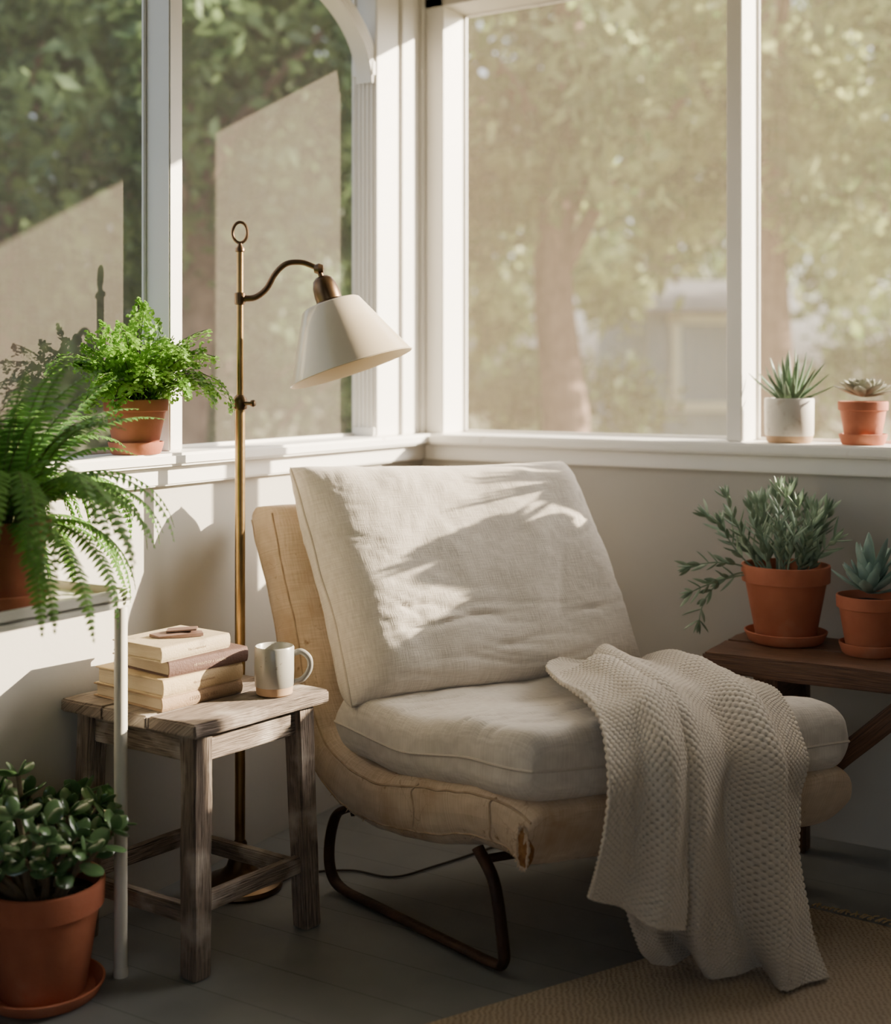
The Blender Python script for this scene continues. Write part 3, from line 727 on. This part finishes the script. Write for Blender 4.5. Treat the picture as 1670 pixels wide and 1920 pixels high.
# big sword fern
e, top = potted('potted_fern', 'large arching sword fern in terracotta pot on the metal stand', (.125,-1.635,.7255), .090, .066, .150, .085)
stm = MB(); lv = MB()
def fern_clamp(p):
    if p.z < ZS+.03:
        return Vector((max(p.x, .06 if .85 < p.z else .012), p.y, p.z))
    return Vector((max(p.x, -.06), p.y, p.z))
NF = 125
for k in range(NF):
    az = (2*pi*k*.381966+U(-.2,.2)) % (2*pi); cls = k % 6
    if cls in (0, 3): L, el0, el1, pw_ = U(.34,.45), U(1.2,1.5), U(-.7,.6), 1.4
    elif cls in (1, 2, 4): L, el0, el1, pw_ = U(.36,.47), U(1.05,1.4), U(-1.6,-1.2), 1.1
    else: L, el0, el1, pw_ = U(.32,.44), U(.6,.95), U(-1.65,-1.4), .75
    base = top + Vector((math.cos(az)*.03, math.sin(az)*.03, -.01))
    if math.cos(az) < -.3: L *= .85
    if math.sin(az) > .2 and math.cos(az) > -.3: L *= .86
    n = 32; pts = path(base, az, L, el0, el1, n, pw_, fern_clamp, U(-.35,.35))
    tube(stm, pts[::2], [.0016-.001*i/(len(pts[::2])-1) for i in range(len(pts[::2]))], 5)
    for i in range(4, n+1):
        t = i/n; d = (pts[i]-pts[i-1]); d = d.normalized() if d.length > 1e-6 else ell(az,0)
        side = d.cross(Vector((0,0,1))); side = side.normalized() if side.length > .05 else ell(az+pi/2,0)
        up = side.cross(d)
        ln = .029*max(.12, math.sin(pi*min(1,(.10+.90*t)))**.65)*U(.9,1.05)
        for sg in (-1, 1):
            dd = (side*sg + d*.34 - Vector((0,0,1))*.10 + up*U(-.15,.15)).normalized()
            blade(lv, pts[i], dd, up, ln*U(.9,1.08), .0094, ((0,.8),(.15,1),(.6,.72),(1,0)), .12, .25, clamp=fern_clamp)
part(e, 'stems', stm, m_fstem); part(e, 'fronds', lv, m_fern, smooth=False)
# maidenhair fern on the west sill
e, top = potted('potted_fern', 'bright green maidenhair fern in small terracotta pot on the window sill', (.0,-1.165,ZS+.0005), .070, .047, .110, .060)
stm = MB(); lv = MB()
def mclamp(p):
    return Vector((max(p.x, -.062), p.y, max(p.z, ZS+.05) if p.x < .06 else p.z))
for k in range(64):
    az = (2*pi*k*.381966 + U(-.2,.2)) % (2*pi); ring = ((k*5) % 9)/8; L = U(.13,.27)
    if math.cos(az) < -.2: L *= .8
    if math.sin(az) > .2: L *= .85
    pts = path(top+Vector((math.cos(az)*.02, math.sin(az)*.02, -.005)), az, L, 1.05+.45*ring+U(-.1,.1), -1.1+2.1*ring+U(-.4,.3), 16, 1.4, mclamp, U(-.6,.6))
    tube(stm, pts[::2], .0009, 4)
    for i in range(5, 17):
        t = i/16; d = (pts[i]-pts[i-1]); d = d.normalized() if d.length > 1e-6 else ell(az, 0)
        side = d.cross(Vector((0,0,1))); side = side.normalized() if side.length > .05 else ell(az+pi/2,0); up = side.cross(d)
        for sg in (-1, 1):
            bl_ = .038*math.sin(pi*(.15+.85*t))**.7*U(.7,1.15)+.003; dd = (side*sg + d*.6 + Vector((0,0,U(-.6,.3)))).normalized()
            m_ = 4
            for q_ in range(1, m_+1):
                P = pts[i] + dd*(bl_*q_/m_) - Vector((0,0,.005*q_*q_/m_)); s2 = dd.cross(up).normalized()
                for s3 in ((-1, 1) if q_ < m_ else (0,)):
                    l3 = (s2*s3 + dd*.5 + noise.noise_vector(P*90)*1.0).normalized()
                    blade(lv, P, l3, (up+noise.noise_vector(P*70)*1.6), .0088*U(.6,1.2), .0088, ((0,.15),(.55,1),(.9,.8),(1,.3)), .05, .1, clamp=mclamp)
part(e, 'stems', stm, m_dstem); part(e, 'fronds', lv, m_maid, smooth=False)
# jade plant on the floor
e, top = potted('jade_plant', 'dark green jade plant in large terracotta pot on the floor', R(-.745,2.425,0), .112, .078, .205, .112)
stm = MB(); lv = MB(); jp = ((0,.14),(.10,.36),(.25,.70),(.45,.97),(.62,1),(.80,.85),(.93,.5),(1,.14))
def jcl(p): return Vector((max(p.x,.02), p.y, p.z))
for k in range(18):
    az = (2*pi*k*.381966+U(-.3,.3)) % (2*pi); el = U(.65,1.45); L = U(.14,.23)
    if math.sin(az) > .2: L *= .85
    pts = path(top+Vector((math.cos(az)*.03, math.sin(az)*.03, -.01)), az, L, el, el-.1+U(0,.3), 5, 1, jcl, U(-.5,.5))
    tube(stm, pts, [.0085-.004*i/5 for i in range(6)], 8)
    ends = [(pts, 3)]
    for b_ in range(2):
        i0 = 2+b_; az2 = az+U(.8,1.4)*(1 if b_ else -1); p2 = path(pts[i0], az2, U(.06,.10), .6, 1.0, 3, 1, jcl)
        tube(stm, p2, [.005-.0015*i/3 for i in range(4)], 6); ends.append((p2, 2))
    for pp, st0 in ends:
        a0 = U(0,pi)
        for i in range(st0, len(pp)):
            d = (pp[i]-pp[i-1]); d = d.normalized() if d.length > 1e-5 else Vector((0,0,1))
            for m_ in (0, 1):
                s = Matrix.Rotation(a0+i*pi/2+pi*m_, 3, d) @ d.orthogonal().normalized()
                lf = (s*1.1 + d*.45).normalized(); ln = U(.038,.054)
                if pp[i].x < .07 and lf.x < 0: lf.x *= -.3; lf.normalize()
                nr_ = (d*1.0 + Vector((U(-.5,.5),U(-.5,.5),.2)))
                fatleaf(lv, jcl(pp[i]), lf, nr_, ln, ln*.62, .0060, jp, .02, 8)
        for m_ in range(2):
            s = Matrix.Rotation(a0+pi*m_+.7, 3, d) @ d.orthogonal().normalized()
            fatleaf(lv, jcl(pp[-1]), (d*1.0+s*.7).normalized(), (s*-1+d*.4), U(.030,.042), .025, .006, jp, .04, 8)
part(e, 'stems', stm, m_jstem); part(e, 'leaves', lv, m_jade)

# wooden bench against the north wall
bn = thing('wooden_bench', 'dark stained rustic wooden bench against the wall', 'bench', Vector((1.5,-.21,0)))
bt = MB(); BT = .512
for a in ((-.385,-.225),(-.222,-.062)): obox(bt, (1.5,(a[0]+a[1])/2,BT-.023), AX, (1.0, a[1]-a[0], .046), .006, rough=8)
part(bn, 'bench_top', bt, m_dark)
for x in (1.14, 1.88):
    for y in (-.335, -.11): part(bn, 'leg', obox(MB(), (x,y,(BT-.046)/2), AX, (.055,.045,BT-.046), .004, rough=4), m_dark)
    part(bn, 'apron', obox(MB(), (x,-.2225,.42), AX, (.03,.19,.07), .003, rough=3), m_dark)
part(bn, 'brace', bar(MB(), (1.165,-.335,.17), (1.47,-.335,BT-.05), .035, .045, side=(0,1,0), rough=5), m_dark)
part(bn, 'brace', bar(MB(), (1.855,-.335,.17), (1.55,-.335,BT-.05), .035, .045, side=(0,1,0), rough=5), m_dark)
e, top = potted('potted_succulent', 'bushy grey-green narrow-leaved plant in terracotta pot on the bench', (1.13,-.165,BT), .104, .070, .175, .097)
stm = MB(); lv = MB(); lp_ = ((0,.3),(.2,.75),(.5,1),(.8,.62),(1,.03))
def sprig(pts, st, ll, dens=2):
    tube(stm, pts, [.0027-.0013*i/(len(pts)-1) for i in range(len(pts))], 6)
    for i in range(st, len(pts)):
        d = (pts[i]-pts[i-1]).normalized()
        for m_ in range(dens):
            s = Matrix.Rotation(i*2.4+m_*pi+U(-.3,.3), 3, d) @ d.orthogonal().normalized()
            lf = (s*.85+d*.75+Vector((0,0,.15))).normalized()
            fatleaf(lv, pts[i], lf, (d-s*.5), ll*U(.75,1.2), .0120, .004, lp_, .12, 6)
    d = (pts[-1]-pts[-2]).normalized()
    for m_ in range(3):
        s = Matrix.Rotation(m_*2.1, 3, d) @ d.orthogonal().normalized()
        fatleaf(lv, pts[-1], (d*1.3+s*.4).normalized(), -s, ll*.8, .009, .004, lp_, .05, 6)
def bcl(p): return Vector((p.x, min(p.y,-.075 if p.z > .82 else -.03), p.z))
for k in range(24):
    az = (2*pi*k*.381966+U(-.2,.2)) % (2*pi); el = U(.85,1.5)
    if math.sin(az) > .3: el = max(el, 1.15)
    L_ = U(.12,.22)*(.85 if math.cos(az) > .6 else 1)
    sprig(path(top+Vector((math.cos(az)*.04, math.sin(az)*.04, -.01)), az, L_, el, el-.1+U(-.2,.4), 8, 1, bcl, U(-.5,.5)), 2, .050)
wdir = math.atan2(RD(-1,-.1).y, RD(-1,-.1).x)
for (L_, e0, e1_, da) in ((.20,1.05,1.2,.1), (.17,.5,-.3,-.1), (.21,.25,-1.5,0), (.18,.0,-.4,.15), (.15,.6,1.2,-.2)):
    sprig(path(top+RD(-.06,0,.0), wdir+da, L_, e0, e1_, 8, 1, bcl), 3, .044)
part(e, 'stems', stm, m_sage); part(e, 'leaves', lv, m_sage)
def rosette(lv, c, n, L0, L1, W, T, e0, e1, prof, curl, cup, seg=8):
    for k in range(n):
        t = k/(n-1); az = k*2.39996; el = e0+(e1-e0)*t
        fatleaf(lv, c+Vector((0,0,.012*t))+ell(az,0)*.004, ell(az, el+U(-.08,.08)), Vector((0,0,1)) if el < 1.2 else -ell(az,0), L0+(L1-L0)*t, W*(1-.35*t), T, prof, curl, seg, cup=cup)
e, top = potted('potted_succulent', 'pale blue-green rosette succulent in small terracotta pot on the bench', (1.335,-.205,BT), .074, .052, .125, .068)
lv = MB(); sp_ = ((0,.35),(.2,.7),(.55,1),(.8,.75),(.95,.3),(1,.05))
rosette(lv, top+Vector((0,0,.02)), 34, .098, .055, .032, .006, .15, 1.45, sp_, .22, .12)
for k in range(9):
    az = k*2.4; fatleaf(lv, top+Vector((0,0,.03)), ell(az,U(.8,1.3)), Vector((0,0,1)), U(.10,.135), .028, .006, sp_, .1, 8, cup=.1)
part(e, 'leaves', lv, m_blue)
c = Vector((1.078,.038,ZS+.0005)); e = thing('potted_aloe', 'spiky aloe in pale stoneware pot on the window sill', 'potted plant', c)
pm = MB(); lathe(pm, [(0,0),(.052,0),(.056,.004),(.059,.018)], c, 48, mi=1); lathe(pm, [(.059,.018),(.0605,.022),(.0615,.11),(.0595,.113),(.056,.11),(.054,.09),(0,.088)], c, 48)
part(e, 'pot', pm, [m_pale, m_clay]); top = c+Vector((0,0,.1)); part(e, 'soil', soil_geo(top-Vector((0,0,.004)), .054), m_soil)
lv = MB(); ap = ((0,.9),(.2,1),(.5,.75),(.8,.4),(1,.04))
for k in range(30):
    t = k/29; az = k*2.4+U(-.2,.2); el = .4+1.05*t+U(-.1,.1); L = U(.095,.140)
    if math.sin(az) > .3 and el < .9: L *= .55
    fatleaf(lv, top+ell(az,0)*.008, ell(az,el), Vector((0,0,1)) if el < 1.25 else -ell(az,0), L, .020, .009, ap, .15*U(.3,1.4), 8, cup=.1)
part(e, 'leaves', lv, m_aloe)
e, top = potted('potted_succulent', 'dusty rosette echeveria in small terracotta pot on the window sill', (1.262,.035,ZS+.0005), .060, .043, .098, .058)
lv = MB(); ep = ((0,.4),(.3,.8),(.65,1),(.85,.7),(.95,.3),(1,.04))
rosette(lv, top+Vector((0,0,.024)), 44, .076, .026, .030, .007, .15, 1.25, ep, .12, .12)
part(e, 'leaves', lv, m_ech)

# ---------------------------------------------------------------- jute rug
A0 = Vector((1.27,-.44,0)); e1 = Vector((-.46,-.888,0)); e2 = Vector((.985,-.08,0))
rg = MB(); nu, nv = 60, 60; vs = []; uv = []
for i in range(nu+1):
    for j in range(nv+1):
        p = A0 + e1*(2.2*i/nu) + e2*(1.7*j/nv); ed = 1 if 0 < i < nu and 0 < j < nv else 0
        vs.append((p.x, p.y, .0095*ed+.0008+ed*.001*noise.noise(p*8))); uv.append((2.2*i/nu, 1.7*j/nv))
fs = [(i*(nv+1)+j, i*(nv+1)+j+1, (i+1)*(nv+1)+j+1, (i+1)*(nv+1)+j) for i in range(nu) for j in range(nv)]
rg.add(vs, fs, uv)
rug = thing('rug', 'natural woven jute rug with frayed fringe on the floor', 'rug', A0+e1*1.1+e2*.8)
part(rug, 'rug_body', rg, m_rug)
fr = MB()
for k in range(190):
    p = A0 + e2*(1.7*k/190+U(0,.006)); d = (-e1+Vector((U(-.5,.5),U(-.3,.3),0))).normalized(); l = U(.015,.04)
    tube(fr, [p+Vector((0,0,.006)), p+d*l*.5+Vector((0,0,.008)), p+d*l+Vector((U(-.006,.006),0,.003))], [.0022,.0018,.001], 4)
fo = part(rug, 'fringe', fr, M('jute_fibre', (.38,.28,.16), None, 20, .9)); fo['kind'] = 'stuff'

# ---------------------------------------------------------------- outdoors
m_lawn = M('lawn', (.10,.11,.045), (.19,.17,.08), 3, .95)
m_leafA = M('tree_leaf', (.09,.18,.045), (.62,.68,.30), 2.2, .5, transl=.6, lo=.42, hi=.62)  # lighter leaf copy; backlit brightness put into its colour
m_leafB = M('tree_leaf_painted_shade', (.040,.085,.03), (.27,.38,.15), 2.2, .5, transl=.45, lo=.42, hi=.62)  # darker copy of the same leaf; shade put into its colour
m_bark = M('bark', (.13,.08,.06), (.26,.17,.13), 10, .9, bump=.6, bscale=20)
gl = MB().add([(-40,-12,-.6),(14,-12,-.6),(14,45,-.6),(-40,45,-.6)], [(0,1,2,3)])
o = single('lawn', gl, m_lawn, 'grassy garden ground around the porch', 'ground', smooth=False)
rs = np.random.RandomState(3)
def canopy(n, rx, rz, ls, ncl, sp=.15):
    cl_ = rs.normal(size=(ncl,3)); cl_ /= np.linalg.norm(cl_, axis=1)[:,None]; cl_ *= rs.uniform(.35,1,(ncl,1))**.6
    cl_ *= [rx, rx, rz]
    idx = rs.randint(0, ncl, n); c = cl_[idx] + rs.normal(size=(n,3))*rx*sp
    d = rs.normal(size=(n,3)); d /= np.linalg.norm(d, axis=1)[:,None]
    u = np.cross(d, rs.normal(size=(n,3))); u /= np.linalg.norm(u, axis=1)[:,None]
    s = ls*rs.uniform(.6,1.3,(n,1))
    v = np.stack([c-d*s, c+u*s*.5, c+d*s, c-u*s*.5], 1).reshape(-1,3)
    mb = MB(); mb.v = [tuple(p) for p in v]; mb.uv = [(0,0)]*len(v); mb.f = [(4*i,4*i+1,4*i+2,4*i+3) for i in range(n)]; mb.mi = [0]*n
    return mb
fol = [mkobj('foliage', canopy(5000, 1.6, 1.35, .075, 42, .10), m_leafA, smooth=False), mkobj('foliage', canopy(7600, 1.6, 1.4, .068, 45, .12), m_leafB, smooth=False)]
tk = MB(); tube(tk, spline([(0,0,-3.6),(.05,.02,-2.4),(-.05,0,-1.2),(.08,.05,0),(.0,0,.9)], 14), [.19-.12*k/14 for k in range(15)], 10)
for k in range(5):
    a = k*1.3; tube(tk, spline([(0,0,-1.3+.25*k),(.4*math.cos(a),.4*math.sin(a),-.7+.25*k),(1.0*math.cos(a),1.0*math.sin(a),-.1+.2*k)], 8), [.07-.05*i/8 for i in range(9)], 7)
trk = mkobj('trunk', tk, m_bark)
trees = [(.75,8.7,3.1,1.0,0),(-2.9,8.6,2.6,1.0,1),(-1.6,8.2,2.9,.95,1),(-.5,8.9,3.1,.95,1),(2.1,8.5,3.3,.95,0),(3.5,8.9,2.9,1.0,0),
         (-5.2,11.5,2.4,1.4,1),(-2.4,12.5,2.5,1.5,1),(-.1,12.8,2.5,1.3,0),(5.6,13.0,2.6,1.35,0),(3.4,20.5,4.6,1.9,1),(-3.7,8.4,1.1,.85,1),(-1.6,9.8,.9,.85,1),(.9,10.6,.5,.6,1),(3.9,11.2,.6,.7,1),(-1.5,20.5,3.5,1.9,1)]
for k, (X, D, z, s, ty) in enumerate(trees):
    t = thing('tree', 'leafy green garden tree in sunlight' if z > 1.5 else 'low leafy green garden shrub in sunlight', 'tree', R(X, D, z), 'garden trees outside the porch')
    t.scale = (s,)*3; t.rotation_euler = (0,0,k*1.9)
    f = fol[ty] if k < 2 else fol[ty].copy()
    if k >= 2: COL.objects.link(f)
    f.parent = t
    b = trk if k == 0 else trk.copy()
    if k: COL.objects.link(b)
    b.parent = t
fn = MB(); a = R(-.6,7.6,0); b = R(5.2,6.8,0); n = 44
for k in range(n):
    p = a.lerp(b, k/n); q_ = a.lerp(b, (k+.93)/n); bar(fn, Vector((p.x,p.y,.08)), Vector((q_.x,q_.y,.08)), .02, 1.36+U(-.02,.02), bev=0)
single('fence', fn, M('brown_fence_boards', (.10,.065,.045), (.18,.12,.08), 3, .9), 'weathered brown board fence across the garden', 'fence', smooth=False)
hc = R(2.75,13.8,0); ha = RD(1,.15).normalized(); hb = RD(-.15,1).normalized(); z3 = Vector((0,0,1))
hs = thing('house', 'pale blue clapboard house with white trimmed window', 'house', Vector((hc.x,hc.y,-.6)))
hw = MB(); obox(hw, hc+hb*1.0+z3*.6, (ha,hb,z3), (1.3,2,2.4), 0)
part(hs, 'house_wall', hw, M('pale_blue_siding', (.22,.30,.44), None, 3, .8, bump=.6, bscale=1, bstretch=(0,0,14)), smooth=False)
rf = MB(); vs = [hc+ha*x+hb*y+z3*z for x, y, z in ((-.75,-.2,1.8),(.75,-.2,1.8),(.75,2.2,1.8),(-.75,2.2,1.8),(-.75,1.0,2.2),(.75,1.0,2.2))]
rf.add(vs, [(0,1,5,4),(2,3,4,5),(0,4,3),(1,2,5),(0,3,2,1)]); part(hs, 'roof', rf, M('grey_shingles', (.14,.14,.15), None, 5, .9), smooth=False)
wn = MB()
for x in (-.35,.35): obox(wn, hc+ha*x-hb*.03+z3*1.25, (ha,hb,z3), (.10,.05,1.0), 0)
for z in (.80,1.72): obox(wn, hc-hb*.03+z3*z, (ha,hb,z3), (.86,.05,.10), 0)
part(hs, 'window_frame', wn, m_white, smooth=False)

# ---------------------------------------------------------------- light and camera
wd = bpy.data.worlds.new('World'); bpy.context.scene.world = wd; wd.use_nodes = True
nt = wd.node_tree; bg = nt.nodes['Background']
sk = nt.nodes.new('ShaderNodeTexSky'); sk.sky_type = 'NISHITA'; sk.sun_disc = False
sk.sun_elevation = math.radians(32); sk.sun_rotation = math.radians(43); sk.dust_density = 4; sk.air_density = 1
hsv = nt.nodes.new('ShaderNodeHueSaturation'); hsv.inputs['Saturation'].default_value = .5
nt.links.new(sk.outputs[0], hsv.inputs['Color']); nt.links.new(hsv.outputs[0], bg.inputs[0]); bg.inputs[1].default_value = .56
sl = bpy.data.lights.new('sun', 'SUN'); sl.energy = 35; sl.angle = math.radians(.5); sl.color = (1,.85,.64)
so_ = bpy.data.objects.new('sun', sl); COL.objects.link(so_)
so_.rotation_euler = Vector((-1.05,-1.0,-.505)).to_track_quat('-Z','Y').to_euler()
cam = bpy.data.cameras.new('camera'); co = bpy.data.objects.new('camera', cam); COL.objects.link(co)
co.location = (2.058,-3.255,1.15); co.rotation_euler = (math.radians(90), 0, math.radians(31.27))
cam.sensor_fit = 'HORIZONTAL'; cam.sensor_width = 36; cam.lens = 2456/1670*36
cam.shift_y = -(960-700)/1670
cam.dof.use_dof = True; cam.dof.focus_distance = 2.76; cam.dof.aperture_fstop = 2.0
cam.clip_start = .05; cam.clip_end = 200
bpy.context.scene.camera = co
